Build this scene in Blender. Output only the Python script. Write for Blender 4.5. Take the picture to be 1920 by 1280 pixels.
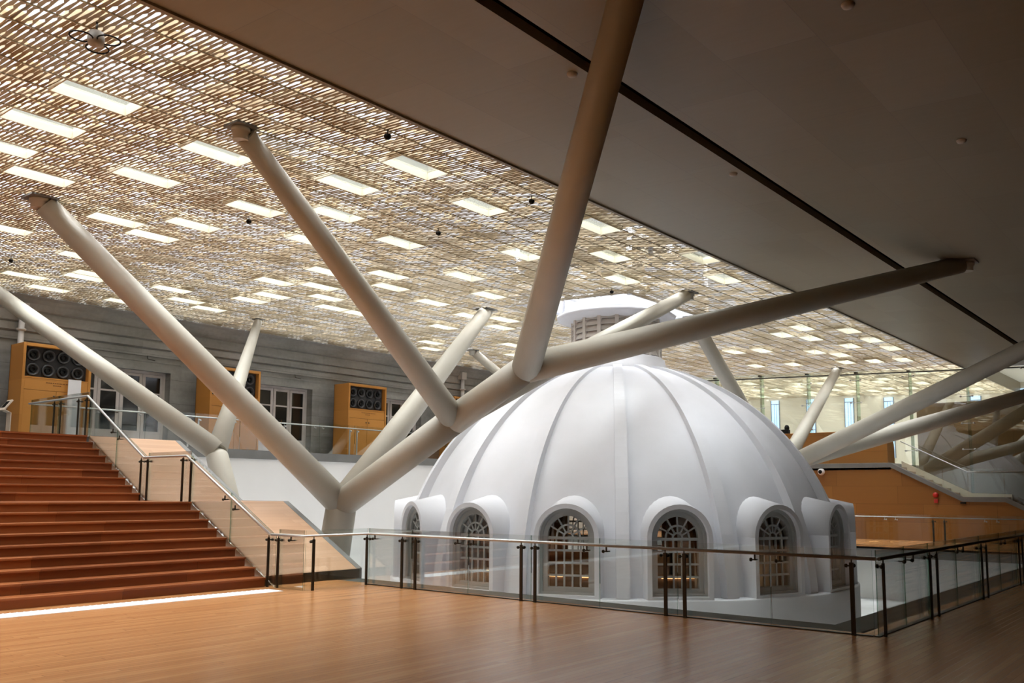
import bpy, math, random
from mathutils import Vector, Matrix
C = bpy.context.scene.collection
SC = bpy.context.scene
for o in list(bpy.data.objects): bpy.data.objects.remove(o)
PI = math.pi

# ------------------------------------------------------------------ camera
EYE = 1.65
YAW, PITCH, ROLL = 0.6886036, 0.1137165, 0.00588599
def cam_axes():
    f = Vector((-math.sin(YAW)*math.cos(PITCH), math.cos(YAW)*math.cos(PITCH), math.sin(PITCH)))
    r = Vector((math.cos(YAW), math.sin(YAW), 0)); u = r.cross(f)
    c, s = math.cos(ROLL), math.sin(ROLL)
    return c*r+s*u, -s*r+c*u, f
_r, _u, _f = cam_axes()
cd = bpy.data.cameras.new('camera'); cam = bpy.data.objects.new('camera', cd); C.objects.link(cam)
cam.matrix_world = Matrix(((_r.x,_u.x,-_f.x,0),(_r.y,_u.y,-_f.y,0),(_r.z,_u.z,-_f.z,EYE),(0,0,0,1)))
cd.sensor_width = 36; cd.lens = 36*1678.03/1920; cd.shift_y = 92.06/1920; cd.clip_end = 300
SC.camera = cam
SC.view_settings.view_transform = 'Standard'; SC.view_settings.look = 'None'
SC.view_settings.exposure = -0.17; SC.view_settings.gamma = 1
SC.view_settings.use_curve_mapping = False
# ------------------------------------------------------------------ sky
w = bpy.data.worlds.new('overcast_sky'); SC.world = w; w.use_nodes = True
bg = w.node_tree.nodes['Background']; bg.inputs[0].default_value = (0.97, 0.985, 1.0, 1)
SKY_LOW, SKY_TOP = 1.3, 52.0                  # hazy noon sky: much the brightest overhead
_t = w.node_tree.nodes.new('ShaderNodeTexCoord'); _s = w.node_tree.nodes.new('ShaderNodeSeparateXYZ'); w.node_tree.links.new(_t.outputs['Generated'], _s.inputs[0])
_c = w.node_tree.nodes.new('ShaderNodeMath'); _c.operation = 'MAXIMUM'; w.node_tree.links.new(_s.outputs[2], _c.inputs[0]); _c.inputs[1].default_value = 0
_p = w.node_tree.nodes.new('ShaderNodeMath'); _p.operation = 'POWER'; w.node_tree.links.new(_c.outputs[0], _p.inputs[0]); _p.inputs[1].default_value = 8
_a = w.node_tree.nodes.new('ShaderNodeMath'); _a.operation = 'MULTIPLY_ADD'; w.node_tree.links.new(_p.outputs[0], _a.inputs[0]); _a.inputs[1].default_value = SKY_TOP; _a.inputs[2].default_value = SKY_LOW
w.node_tree.links.new(_a.outputs[0], bg.inputs[1])

# ------------------------------------------------------------------ materials
MAT = {}
def mat(name, col, rough=.6, metal=0.0, spec=.5, emit=None, es=0):
    m = bpy.data.materials.new(name); m.use_nodes = True
    b = m.node_tree.nodes['Principled BSDF']
    b.inputs['Base Color'].default_value = (*col, 1); b.inputs['Roughness'].default_value = rough
    b.inputs['Metallic'].default_value = metal; b.inputs['Specular IOR Level'].default_value = spec
    if emit:
        b.inputs['Emission Color'].default_value = (*emit, 1); b.inputs['Emission Strength'].default_value = es
    MAT[name] = m; return m
class NG:
    def __init__(s, m): s.t = m.node_tree; s.n = s.t.nodes; s.l = s.t.links
    def new(s, ty, **k):
        q = s.n.new(ty)
        for a, v in k.items(): setattr(q, a, v)
        return q
    def put(s, sock, v):
        if isinstance(v, (int, float)): sock.default_value = v
        elif isinstance(v, tuple): sock.default_value = v
        else: s.l.new(v, sock)
    def m(s, op, a, b=0.0, c=None):
        q = s.new('ShaderNodeMath', operation=op); s.put(q.inputs[0], a); s.put(q.inputs[1], b)
        if c is not None: s.put(q.inputs[2], c)
        return q.outputs[0]
    def pos(s): return s.new('ShaderNodeNewGeometry').outputs['Position']
    def sep(s, v):
        q = s.new('ShaderNodeSeparateXYZ'); s.l.new(v, q.inputs[0]); return q.outputs
    def comb(s, x, y, z=0.0):
        q = s.new('ShaderNodeCombineXYZ')
        for i, v in enumerate((x, y, z)): s.put(q.inputs[i], v)
        return q.outputs[0]
    def noise(s, v, scale, detail=2):
        q = s.new('ShaderNodeTexNoise'); s.put(q.inputs['Vector'], v); q.inputs['Scale'].default_value = scale
        q.inputs['Detail'].default_value = detail; return q.outputs['Fac']
    def white(s, v):
        q = s.new('ShaderNodeTexWhiteNoise', noise_dimensions='3D'); s.put(q.inputs['Vector'], v); return q.outputs['Value']
    def ramp(s, f, stops):
        q = s.new('ShaderNodeValToRGB'); s.put(q.inputs[0], f); e = q.color_ramp.elements
        while len(e) < len(stops): e.new(.5)
        for i, (p, c) in enumerate(stops): e[i].position = p; e[i].color = (*c, 1)
        return q.outputs[0]
    def mix(s, f, a, b):
        q = s.new('ShaderNodeMix', data_type='RGBA'); s.put(q.inputs['Factor'], f)
        for k, v in ((6, a), (7, b)):
            if isinstance(v, tuple): q.inputs[k].default_value = (*v, 1)
            else: s.l.new(v, q.inputs[k])
        return q.outputs[2]

def plank_mat(name, c0, c1, c2, axis='y', wid=.11, ln=1.9, rough=.3, groove=.05, bump=.0):
    """boards laid along `axis`; each board its own tone, fine grain along it, dark joints"""
    m = mat(name, c1, rough); g = NG(m); p = g.sep(g.pos())
    along, across = {'y': (p[1], p[0]), 'x': (p[0], p[1]), 'yz': (p[1], p[2]), 'xz': (p[0], p[2])}[axis]
    a = g.m('DIVIDE', across, wid); ai = g.m('FLOOR', a); af = g.m('FRACT', a)
    off = g.m('MULTIPLY', g.white(g.comb(ai, 3.3)), 7.0)
    b = g.m('ADD', g.m('DIVIDE', along, ln), off); bi = g.m('FLOOR', b); bf = g.m('FRACT', b)
    tone = g.white(g.comb(ai, bi, 1.7))
    grain = g.noise(g.comb(g.m('MULTIPLY', along, .4), g.m('MULTIPLY', across, 30), tone), 2.0, 4)
    t = g.m('ADD', g.m('MULTIPLY', tone, .65), g.m('MULTIPLY', grain, .4))
    col = g.ramp(t, [(.1, c0), (.5, c1), (.95, c2)])
    j = g.m('MAXIMUM', g.m('LESS_THAN', af, groove*.6), g.m('LESS_THAN', bf, groove*wid/ln*.7))
    col = g.mix(g.m('MULTIPLY', j, .6), col, tuple(x*.25 for x in c0))
    bs = g.n['Principled BSDF']; g.l.new(col, bs.inputs['Base Color'])
    bs.inputs['Specular IOR Level'].default_value = .32
    g.put(bs.inputs['Roughness'], g.m('ADD', rough-.06, g.m('MULTIPLY', grain, .14)))
    return m
plank_mat('oak_floor', (.40,.182,.068), (.46,.215,.085), (.53,.262,.11), 'y', .085, 2.6, .22)
plank_mat('stair_wood', (.20,.055,.016), (.27,.082,.024), (.36,.12,.038), 'y', .5, 2.6, .38, .015)
plank_mat('slope_wood_glare', (.44,.26,.155), (.52,.32,.20), (.58,.37,.245), 'y', .12, 2.0, .3, .03)  # stair wood lightened: glare of the glass put into its colour
plank_mat('cherry_panel', (.225,.095,.019), (.275,.12,.025), (.32,.145,.031), 'xz', .66, 2.42, .42, .02)
plank_mat('cabinet_wood', (.44,.185,.036), (.50,.215,.046), (.56,.25,.058), 'yz', .9, 2.0, .45, .0)
plank_mat('far_brown', (.15,.085,.032), (.19,.108,.042), (.23,.13,.05), 'xz', .9, 3.0, .5, .01)

def noisy_mat(name, c0, c1, rough=.7, scale=1.5, metal=0.0, bump=0.0):
    m = mat(name, c1, rough, metal); g = NG(m); p = g.pos()
    f = g.noise(p, scale, 5)
    g.l.new(g.ramp(f, [(.3, c0), (.7, c1)]), g.n['Principled BSDF'].inputs['Base Color'])
    if bump:
        b = g.new('ShaderNodeBump'); b.inputs['Strength'].default_value = bump; b.inputs['Distance'].default_value = .01
        g.l.new(g.noise(p, scale*14, 4), b.inputs['Height']); g.l.new(b.outputs[0], g.n['Principled BSDF'].inputs['Normal'])
    return m
noisy_mat('white_plaster', (.70,.713,.75), (.745,.757,.80), .75, 1.2, bump=.06)
noisy_mat('white_wall', (.80,.80,.79), (.83,.83,.82), .8, .8)
noisy_mat('cream_wall', (.84,.77,.63), (.87,.80,.67), .8, .5)
noisy_mat('column_paint', (.455,.43,.365), (.51,.485,.42), .5, 1.1)
noisy_mat('ground_grey', (.50,.50,.50), (.62,.62,.63), .8, .6)
noisy_mat('grey_metal', (.15,.15,.145), (.19,.19,.185), .55, 2.0)
noisy_mat('ledge_dark', (.035,.042,.038), (.055,.062,.057), .8, 2.0)
noisy_mat('window_grey', (.33,.34,.33), (.38,.39,.38), .6, 3.0)
noisy_mat('skylight_cream', (.62,.565,.43), (.66,.61,.475), .8, 2.0)
noisy_mat('pipe_paint', (.42,.40,.38), (.5,.48,.45), .6, 2.0)
noisy_mat('door_paint', (.56,.51,.49), (.64,.59,.57), .6, 4.0)
mat('bronze', (.055,.045,.032), .42, .75)
mat('steel', (.62,.62,.62), .42, .6)
mat('dark_steel', (.10,.095,.085), .35, .9)
mat('black', (.005,.005,.005), .6, 0, .2)
mat('slot_black', (.002,.002,.002), 1.0, 0, 0.0)
mat('horn_grey', (.028,.028,.030), .7)
mat('horn_rim', (.045,.045,.048), .4)
mat('pane_dark', (.012,.012,.012), .08, 0, .6)
mat('dome_inner', (.16,.075,.035), .6)
mat('inner_wood', (.30,.14,.06), .4)
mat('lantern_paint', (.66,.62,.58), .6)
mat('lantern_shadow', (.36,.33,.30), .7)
mat('stud_white', (.85,.86,.88), .35)
mat('sign_cream', (.62,.52,.42), .5)
mat('red', (.5,.02,.015), .35)
mat('banner_white', (.80,.79,.82), .6)
mat('lettering', (.20,.075,.012), .6)
mat('shaft_light', (.9,.7,.45), .5, 0, .5, (1,.62,.28), 3.2)
mat('window_glow', (.5,.7,.9), .2, 0, .5, (.50,.70,1.0), 1.25)
mat('mullion', (.28,.33,.4), .5)
# stone: coursed grey blocks with stains
m = mat('stone_grey', (.4,.38,.35), .85); g = NG(m); P = g.pos(); p = g.sep(P)
n1 = g.noise(g.comb(g.m('MULTIPLY', p[1], .5), g.m('MULTIPLY', p[2], 2.2)), 1.3, 6); n2 = g.noise(P, 9, 4)
br = g.m('ADD', g.m('MULTIPLY', n1, .75), g.m('MULTIPLY', n2, .25))
blk = g.white(g.comb(g.m('FLOOR', g.m('DIVIDE', p[1], 1.35)), g.m('FLOOR', g.m('DIVIDE', p[2], .36))))
br = g.m('ADD', br, g.m('MULTIPLY', g.m('SUBTRACT', blk, .5), .12))
col = g.ramp(br, [(.25, (.18,.18,.17)), (.5, (.27,.268,.255)), (.75, (.36,.355,.34))])
jt = g.m('LESS_THAN', g.m('FRACT', g.m('DIVIDE', p[2], .72)), .018)
col = g.mix(g.m('MULTIPLY', jt, .5), col, (.10,.095,.085))
g.l.new(col, g.n['Principled BSDF'].inputs['Base Color'])
# solid ceiling: large matt panels with hairline joints
m = mat('ceiling_panel', (.42,.39,.34), .42, 0, .3); g = NG(m); p = g.sep(g.pos())
a = g.m('DIVIDE', p[0], 1.01); b = g.m('ADD', g.m('DIVIDE', p[1], 2.02), g.m('MULTIPLY', g.white(g.comb(g.m('FLOOR', a), 2.0)), 1.0))
jt = g.m('MAXIMUM', g.m('LESS_THAN', g.m('FRACT', a), .010), g.m('LESS_THAN', g.m('FRACT', b), .006))
tone = g.white(g.comb(g.m('FLOOR', a), g.m('FLOOR', b), 4.0))
gr = g.noise(g.comb(g.m('MULTIPLY', p[0], 1.0), g.m('MULTIPLY', p[1], 7.0)), 2.0, 4)
base = g.ramp(g.m('ADD', g.m('MULTIPLY', tone, .5), g.m('MULTIPLY', gr, .5)), [(.1, (.25,.213,.145)), (.9, (.295,.256,.185))])
g.l.new(g.mix(g.m('MULTIPLY', jt, .5), base, (.20,.17,.14)), g.n['Principled BSDF'].inputs['Base Color'])

def glass_mat(name, tint, base=.04, rough=.0, power=.85):
    m = bpy.data.materials.new(name); m.use_nodes = True; g = NG(m)
    for q in list(g.n): g.n.remove(q)
    out = g.new('ShaderNodeOutputMaterial'); tr = g.new('ShaderNodeBsdfTransparent'); gl = g.new('ShaderNodeBsdfGlossy')
    tr.inputs[0].default_value = (*tint, 1); gl.inputs['Roughness'].default_value = rough; gl.inputs[0].default_value = (1,1,1,1)
    lw = g.new('ShaderNodeFresnel'); lw.inputs[0].default_value = 1.45
    mx = g.new('ShaderNodeMixShader'); g.l.new(g.m('ADD', g.m('MULTIPLY', lw.outputs[0], power), base), mx.inputs[0])
    g.l.new(tr.outputs[0], mx.inputs[1]); g.l.new(gl.outputs[0], mx.inputs[2]); g.l.new(mx.outputs[0], out.inputs[0])
    MAT[name] = m
glass_mat('rail_glass', (.958,.98,.968), .008, 0, .65)
glass_mat('rail_glass_edge', (.42,.60,.52), .04)
glass_mat('fin_glass', (.74,.88,.80), .06)
glass_mat('wall_glass', (.94,.97,.945), .05)
glass_mat('dimming_glass', (.33,.34,.36), .0)  # dark tint chosen to dim the daylight over the dome
glass_mat('clear_glass', (.96,.98,.97), .0)

# perforated veil of the lattice ceiling: panels .505 x 1.012 m, lens slits along X
PX, PY, X_EDGE, Y_REF = .505, 1.012, -8.04, 4.45
def veil_mat(name, under, far, rows, cell, wmin, wspan, seed, transl):
    m = bpy.data.materials.new(name); m.use_nodes = True; g = NG(m)
    for q in list(g.n): g.n.remove(q)
    P = g.pos(); p = g.sep(P)
    u = g.m('DIVIDE', g.m('SUBTRACT', X_EDGE, p[0]), PX); v = g.m('DIVIDE', g.m('SUBTRACT', p[1], Y_REF), PY)
    ui, uf, vi, vf = g.m('FLOOR', u), g.m('FRACT', u), g.m('FLOOR', v), g.m('FRACT', v)
    r = g.m('MULTIPLY', v, float(rows)); ri, rf = g.m('FLOOR', r), g.m('FRACT', r)
    sh = g.m('MULTIPLY', g.white(g.comb(ui, vi, seed)), 3.0)
    s = g.m('ADD', g.m('ADD', g.m('DIVIDE', g.m('SUBTRACT', X_EDGE, p[0]), cell), g.m('MULTIPLY', ri, .31)), sh)
    si, sf = g.m('FLOOR', s), g.m('FRACT', s)
    lens = g.m('MINIMUM', g.m('MULTIPLY', sf, 7.0), g.m('POWER', g.m('SUBTRACT', 1.0, sf), .9))
    lens = g.m('MINIMUM', lens, 1.0)
    pan = g.white(g.comb(ui, vi, seed+5.0))
    wob = g.noise(P, .9, 2)
    wmax = g.m('ADD', wmin, g.m('MULTIPLY', g.m('ADD', g.m('MULTIPLY', pan, .55), g.m('MULTIPLY', g.m('SUBTRACT', wob, .2), .75)), wspan))
    one = g.white(g.comb(si, ri, seed+9.0))
    wmax = g.m('MINIMUM', g.m('MULTIPLY', wmax, g.m('ADD', .45, g.m('MULTIPLY', one, .95))), .92)
    hole = g.m('LESS_THAN', g.m('ABSOLUTE', g.m('SUBTRACT', rf, .5)), g.m('MULTIPLY', g.m('MULTIPLY', lens, wmax), .5))
    keep = g.m('MULTIPLY', g.m('GREATER_THAN', g.m('ABSOLUTE', g.m('SUBTRACT', uf, .5)), .478), 1.0)
    keep = g.m('MAXIMUM', keep, g.m('GREATER_THAN', g.m('ABSOLUTE', g.m('SUBTRACT', vf, .5)), .488))
    hole = g.m('MULTIPLY', hole, g.m('SUBTRACT', 1.0, keep))
    col = g.mix(pan, under, far)
    seam = g.m('GREATER_THAN', g.m('ABSOLUTE', g.m('SUBTRACT', vf, .5)), .490)
    col = g.mix(g.m('MULTIPLY', seam, .5), col, (.06,.045,.03))
    out = g.new('ShaderNodeOutputMaterial'); df = g.new('ShaderNodeBsdfDiffuse'); tl = g.new('ShaderNodeBsdfTranslucent'); tr = g.new('ShaderNodeBsdfTransparent')
    g.l.new(col, df.inputs[0]); g.l.new(col, tl.inputs[0])
    mt = g.new('ShaderNodeMixShader'); mt.inputs[0].default_value = transl; g.l.new(df.outputs[0], mt.inputs[1]); g.l.new(tl.outputs[0], mt.inputs[2])
    mx = g.new('ShaderNodeMixShader'); g.l.new(hole, mx.inputs[0]); g.l.new(mt.outputs[0], mx.inputs[1]); g.l.new(tr.outputs[0], mx.inputs[2])
    g.l.new(mx.outputs[0], out.inputs[0]); MAT[name] = m
veil_mat('veil_sheet', (.31,.245,.155), (.42,.355,.25), 16, .46, .34, .85, 1.0, .02)
# upper sheet: patchwork of pale panels and gaps
m = bpy.data.materials.new('upper_patch'); m.use_nodes = True; g = NG(m)
for q in list(g.n): g.n.remove(q)
P = g.pos(); p = g.sep(P)
nz = g.noise(P, .55, 2); n2 = g.noise(g.comb(g.m('MULTIPLY', p[0], 1.5), g.m('MULTIPLY', p[1], 2.1)), 1.5, 3)
cellr = g.white(g.comb(g.m('FLOOR', g.m('DIVIDE', p[0], PX)), g.m('FLOOR', g.m('DIVIDE', p[1], PY)), 2.0))
hole = g.m('GREATER_THAN', g.m('ADD', g.m('ADD', g.m('MULTIPLY', n2, .9), g.m('MULTIPLY', nz, .35)), g.m('MULTIPLY', cellr, .12)), .70)
tint = g.ramp(g.noise(P, 1.7, 4), [(.28, (.40,.34,.24)), (.5, (.60,.55,.43)), (.72, (.66,.65,.60))])
out = g.new('ShaderNodeOutputMaterial'); tl = g.new('ShaderNodeBsdfTranslucent'); df = g.new('ShaderNodeBsdfDiffuse'); tr = g.new('ShaderNodeBsdfTransparent')
g.l.new(tint, tl.inputs[0]); df.inputs[0].default_value = (.7,.6,.45,1)
mt = g.new('ShaderNodeMixShader'); mt.inputs[0].default_value = .10; g.l.new(df.outputs[0], mt.inputs[1]); g.l.new(tl.outputs[0], mt.inputs[2])
mx = g.new('ShaderNodeMixShader'); g.l.new(hole, mx.inputs[0]); g.l.new(mt.outputs[0], mx.inputs[1]); g.l.new(tr.outputs[0], mx.inputs[2])
g.l.new(mx.outputs[0], out.inputs[0]); MAT['upper_patch'] = m

# ------------------------------------------------------------------ mesh helpers
class MB:
    def __init__(s): s.v = []; s.f = []; s.s = []
    def face(s, idx, smooth=False): s.f.append(tuple(idx)); s.s.append(smooth)
    def poly(s, pts, smooth=False):
        n = len(s.v); s.v += [tuple(p) for p in pts]; s.face(range(n, n+len(pts)), smooth); return s
    def box(s, x0, x1, y0, y1, z0, z1):
        n = len(s.v)
        s.v += [(x,y,z) for z in (z0,z1) for y in (y0,y1) for x in (x0,x1)]
        for q in ((0,2,3,1),(4,5,7,6),(0,1,5,4),(2,6,7,3),(0,4,6,2),(1,3,7,5)): s.face([n+i for i in q])
        return s
    def prism(s, pts, d):
        """closed prism: polygon pts (3D) extruded by vector d"""
        n = len(s.v); k = len(pts); d = Vector(d)
        s.v += [tuple(p) for p in pts] + [tuple(Vector(p)+d) for p in pts]
        s.face([n+i for i in range(k)][::-1]); s.face([n+k+i for i in range(k)])
        for i in range(k): j = (i+1) % k; s.face((n+i, n+j, n+k+j, n+k+i))
        return s
    def tube(s, pts, rad, seg=12, caps=True):
        """swept round tube through pts (list) with radii rad (number or list)"""
        pts = [Vector(p) for p in pts]; k = len(pts); rad = rad if isinstance(rad, (list, tuple)) else [rad]*k
        n0 = len(s.v)
        for i, p in enumerate(pts):
            a = pts[max(i-1, 0)]; b = pts[min(i+1, k-1)]
            d = (b-a).normalized()
            if 0 < i < k-1:
                d = ((pts[i]-a).normalized()+(b-pts[i]).normalized()).normalized()
            ref = Vector((0,0,1)) if abs(d.z) < .95 else Vector((1,0,0))
            e1 = d.cross(ref).normalized(); e2 = d.cross(e1)
            for j in range(seg):
                t = 2*PI*j/seg; s.v.append(tuple(p+(e1*math.cos(t)+e2*math.sin(t))*rad[i]))
        for i in range(k-1):
            for j in range(seg):
                jj = (j+1) % seg
                s.face((n0+i*seg+j, n0+(i+1)*seg+j, n0+(i+1)*seg+jj, n0+i*seg+jj), True)
        if caps:
            s.face([n0+j for j in range(seg)]); s.face([n0+(k-1)*seg+j for j in range(seg)][::-1])
        return s
    def lathe(s, prof, c=(0,0,0), ax=(0,0,1), seg=24, smooth=True):
        """profile [(r, h)] revolved about axis ax through c"""
        ax = Vector(ax).normalized(); c = Vector(c)
        ref = Vector((0,0,1)) if abs(ax.z) < .9 else Vector((1,0,0))
        e1 = ax.cross(ref).normalized(); e2 = ax.cross(e1); n0 = len(s.v)
        for r, h in prof:
            for j in range(seg):
                t = 2*PI*j/seg; s.v.append(tuple(c+ax*h+(e1*math.cos(t)+e2*math.sin(t))*r))
        for i in range(len(prof)-1):
            for j in range(seg):
                jj = (j+1) % seg
                s.face((n0+i*seg+j, n0+i*seg+jj, n0+(i+1)*seg+jj, n0+(i+1)*seg+j), smooth)
        if prof[0][0] > 1e-6: s.face([n0+j for j in range(seg)][::-1])
        if prof[-1][0] > 1e-6: s.face([n0+(len(prof)-1)*seg+j for j in range(seg)])
        return s
    def build(s, name, m, parent=None, fix=True, bevel=0):
        me = bpy.data.meshes.new(name); me.from_pydata(s.v, [], s.f); me.update()
        for p, q in zip(me.polygons, s.s): p.use_smooth = q
        if fix:
            import bmesh
            b = bmesh.new(); b.from_mesh(me); bmesh.ops.recalc_face_normals(b, faces=b.faces); b.to_mesh(me); b.free()
        me.materials.append(MAT[m] if isinstance(m, str) else m)
        o = bpy.data.objects.new(name, me); C.objects.link(o)
        if parent is not None: o.parent = parent
        if bevel:
            md = o.modifiers.new('bevel', 'BEVEL'); md.width = bevel; md.segments = 2; md.limit_method = 'ANGLE'
        return o
def tag(o, label=None, cat=None, group=None, kind=None):
    if label: o['label'] = label
    if cat: o['category'] = cat
    if group: o['group'] = group
    if kind: o['kind'] = kind
    return o
def empty(name, label, cat, loc=(0,0,0), group=None):
    o = bpy.data.objects.new(name, None); C.objects.link(o); o.location = loc; o.empty_display_size = .2
    return tag(o, label, cat, group)
def struct(o, label=None):
    o['kind'] = 'structure'
    if label: o['label'] = label
    return o
def part(mb, name, m, root, **k):
    """mesh given in world coordinates, kept there although parented to a moved Empty"""
    o = mb.build(name, m, root, **k); L = root.location
    p = root.parent
    off = Vector(L)
    while p is not None: off += Vector(p.location); p = p.parent
    if root.type == 'EMPTY':
        for v in o.data.vertices: v.co -= off
    return o
def copy_tree(o, parent=None):
    c = o.copy(); C.objects.link(c); c.parent = parent
    for ch in list(o.children): copy_tree(ch, c)
    return c
NUM = ['zero','one','two','three','four','five','six','seven','eight','nine','ten','eleven','twelve','thirteen','fourteen','fifteen','sixteen','seventeen','eighteen','nineteen']
TEN = ['','','twenty','thirty','forty','fifty']
def word(n): return NUM[n] if n < 20 else TEN[n//10] + ('-'+NUM[n % 10] if n % 10 else '')

def zroof(x, y=0):
    z = 6.40 + .047*(-8.02-x)
    if x < -14: z -= .35*((-14-x)/11.7)**2
    return z

# ------------------------------------------------------------------ shell of the place
ZB = 2.888                                   # balcony level, 18 risers
struct(MB().box(-13.55,9,-9,11.2,-.25,0).box(-3.72,9,11.2,30.5,-.25,0).box(-23.3,9,30.5,35,-.035,0).build('floor','oak_floor'), 'oak strip floor of the concourse')
struct(MB().box(-23.4,-3.9,11.3,31.2,-1.95,-1.75).build('floor_void','ground_grey'))
b = MB(); b.box(-13.4,-3.78,11.2,11.72,-.2,-.005).box(-4.25,-3.72,11.72,30.5,-.2,-.005)
struct(b.build('trim_1','ledge_dark'))
b = MB(); b.box(-13.4,-4.25,11.3,11.7,-1.75,-.2).box(-4.23,-3.8,11.3,30.6,-1.75,-.2).build
struct(b.build('wall_void_near','white_wall'))
struct(MB().box(-23.3,-4.2,31.0,31.3,-1.75,-.34).build('wall_void_far','white_wall'))
struct(MB().box(-23.3,-4.0,30.55,30.95,-.36,-.1).build('trim_2','grey_metal'))
struct(MB().box(-23.3,-4.0,30.6,31.3,-.1,-.036).build('trim_9','black'))
struct(MB().box(-23.6,-23.3,11.9,35,-1.75,ZB-.26).build('wall_void_left','white_wall'))
b = MB(); b.box(-25.6,-23.25,-9,35,ZB-.26,ZB).box(-23.25,-20.75,-9,9.56,ZB-.26,ZB-.001).box(-23.25,-20.36,9.60,11.72,ZB-.26,ZB-.02)
struct(b.build('floor_balcony','grey_metal'))
struct(MB().box(6.8,7.1,-6.5,47,-.2,7.5).build('wall_right','far_brown'))
struct(MB().box(-27,9,-6.8,-6.5,-.2,8).build('wall_back','far_brown'))

# left wall: grey stone with door openings and a moulded cornice
PITCH_W = 5.43
DOORS = [11.62 + PITCH_W*k for k in (-2,-1,0,1,2,3)]
b = MB()
ys = -9.0
for y0 in DOORS:
    if y0 < ys: continue
    b.box(-26.0,-25.6,ys,y0-.02,ZB,5.72); b.box(-26.0,-25.6,y0-.02,y0+2.86,5.27,5.72); ys = y0+2.84
b.box(-26.0,-25.6,ys,47,ZB,5.72)
struct(b.build('wall_left','stone_grey'))
b = MB()
prof = [(-26,5.70),(-25.55,5.70),(-25.55,5.90),(-25.58,5.93),(-25.50,5.96),(-25.50,6.15),(-25.53,6.18),(-25.46,6.21),(-25.46,6.50),(-25.40,6.53),(-25.36,6.58),(-25.32,6.70),(-25.22,6.80),(-25.10,6.86),(-25.10,7.3),(-26,7.3)]
b.prism([(x,-9,z) for x, z in prof], (0,56,0))
struct(b.build('trim_3','stone_grey'))
struct(MB().box(-27.2,-26.9,-9,47,ZB,7.6).build('dark_behind_doors','black'))  # black sheet stands in for the darkness of the unlit rooms

for k, y0 in enumerate(DOORS[1:]):
    d = bpy.data.objects.new('door_%d' % (k+1), None); C.objects.link(d); d['kind'] = 'structure'
    d.location = (-25.6, y0, ZB)
    f = MB()                                  # casing on the wall and the fixed frame
    f.box(-25.62,-25.55,y0-.30,y0-.02,ZB,5.25).box(-25.62,-25.55,y0+2.84,y0+3.12,ZB,5.25).box(-25.62,-25.55,y0-.30,y0+3.12,5.25,5.52)
    f.box(-25.62,-25.53,y0-.34,y0+3.16,5.52,5.57)
    part(f, 'door_casing', 'stone_grey', d)
    f = MB().box(-25.95,-25.85,y0-.02,y0+.06,ZB,5.27).box(-25.95,-25.85,y0+2.76,y0+2.84,ZB,5.27).box(-25.95,-25.85,y0+.06,y0+2.76,5.19,5.27)
    part(f, 'door_frame', 'door_paint', d)
    for i in range(4):                         # four glazed leaves, three lights over a solid foot
        a = y0+.07+i*.675 + (.02 if i > 1 else 0); e = a+.66
        L = MB().box(-25.92,-25.86,a,a+.09,ZB+.01,5.18).box(-25.92,-25.86,e-.09,e,ZB+.01,5.18)
        for z0, z1 in ((ZB+.01,3.44),(3.99,4.04),(4.57,4.62),(5.10,5.18)): L.box(-25.918,-25.862,a+.09,e-.09,z0,z1)
        leaf = part(L, 'door_leaf', 'door_paint', d)
        part(MB().box(-25.895,-25.885,a+.09,e-.09,3.44,5.10), 'door_pane', 'pane_dark', d)  # darkness of the room behind is put into the pane colour
        if i == 1: part(MB().tube([(-25.86,e-.04,3.95),(-25.80,e-.04,3.95),(-25.80,e-.14,3.95)],.012,8), 'door_handle', 'dark_steel', d)

# ceilings -------------------------------------------------------------
xs_solid = [-8.02,-6.8,-5.37]
def strip(xs, y0, y1, up=0.0, th=.12):
    b = MB(); pts = [(x, y0, zroof(x)+up) for x in xs] + [(x, y0, zroof(x)+up+th) for x in reversed(xs)]
    return b.prism(pts, (0, y1-y0, 0))
b = strip(xs_solid, -9, 36.3); c2 = strip([-5.18,-2,2,5,9], -9, 36.3)
n = len(b.v); b.v += c2.v; b.f += [tuple(i+n for i in q) for q in c2.f]; b.s += c2.s
struct(b.build('ceiling_solid','ceiling_panel'))
struct(MB().box(-5.5,-5.05,-9,36.3,zroof(-5.3)+.30,zroof(-5.3)+.55).build('ceiling_slot','slot_black'))
struct(strip([-5.5,-5.37],-9,36.3,.12,.25).build('trim_4','slot_black')); struct(strip([-5.18,-5.05],-9,36.3,.12,.25).build('trim_5','slot_black'))
b = MB().prism([(-8.06,-9,zroof(-8)-.03),(-8.0,-9,zroof(-8)-.03),(-8.0,-9,zroof(-8)+.9),(-8.06,-9,zroof(-8)+.9)],(0,56,0))
struct(b.build('trim_6','ceiling_panel'))
# unseen lid added above the solid half so no daylight leaks in over it
struct(MB().box(-8.0,9.2,-9.3,47.3,7.9,8.0).build('daylight_lid','black'))
struct(MB().box(-8.05,9.2,36.3,47,6.9,7.0).build('ceiling_far','cream_wall'))

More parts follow.
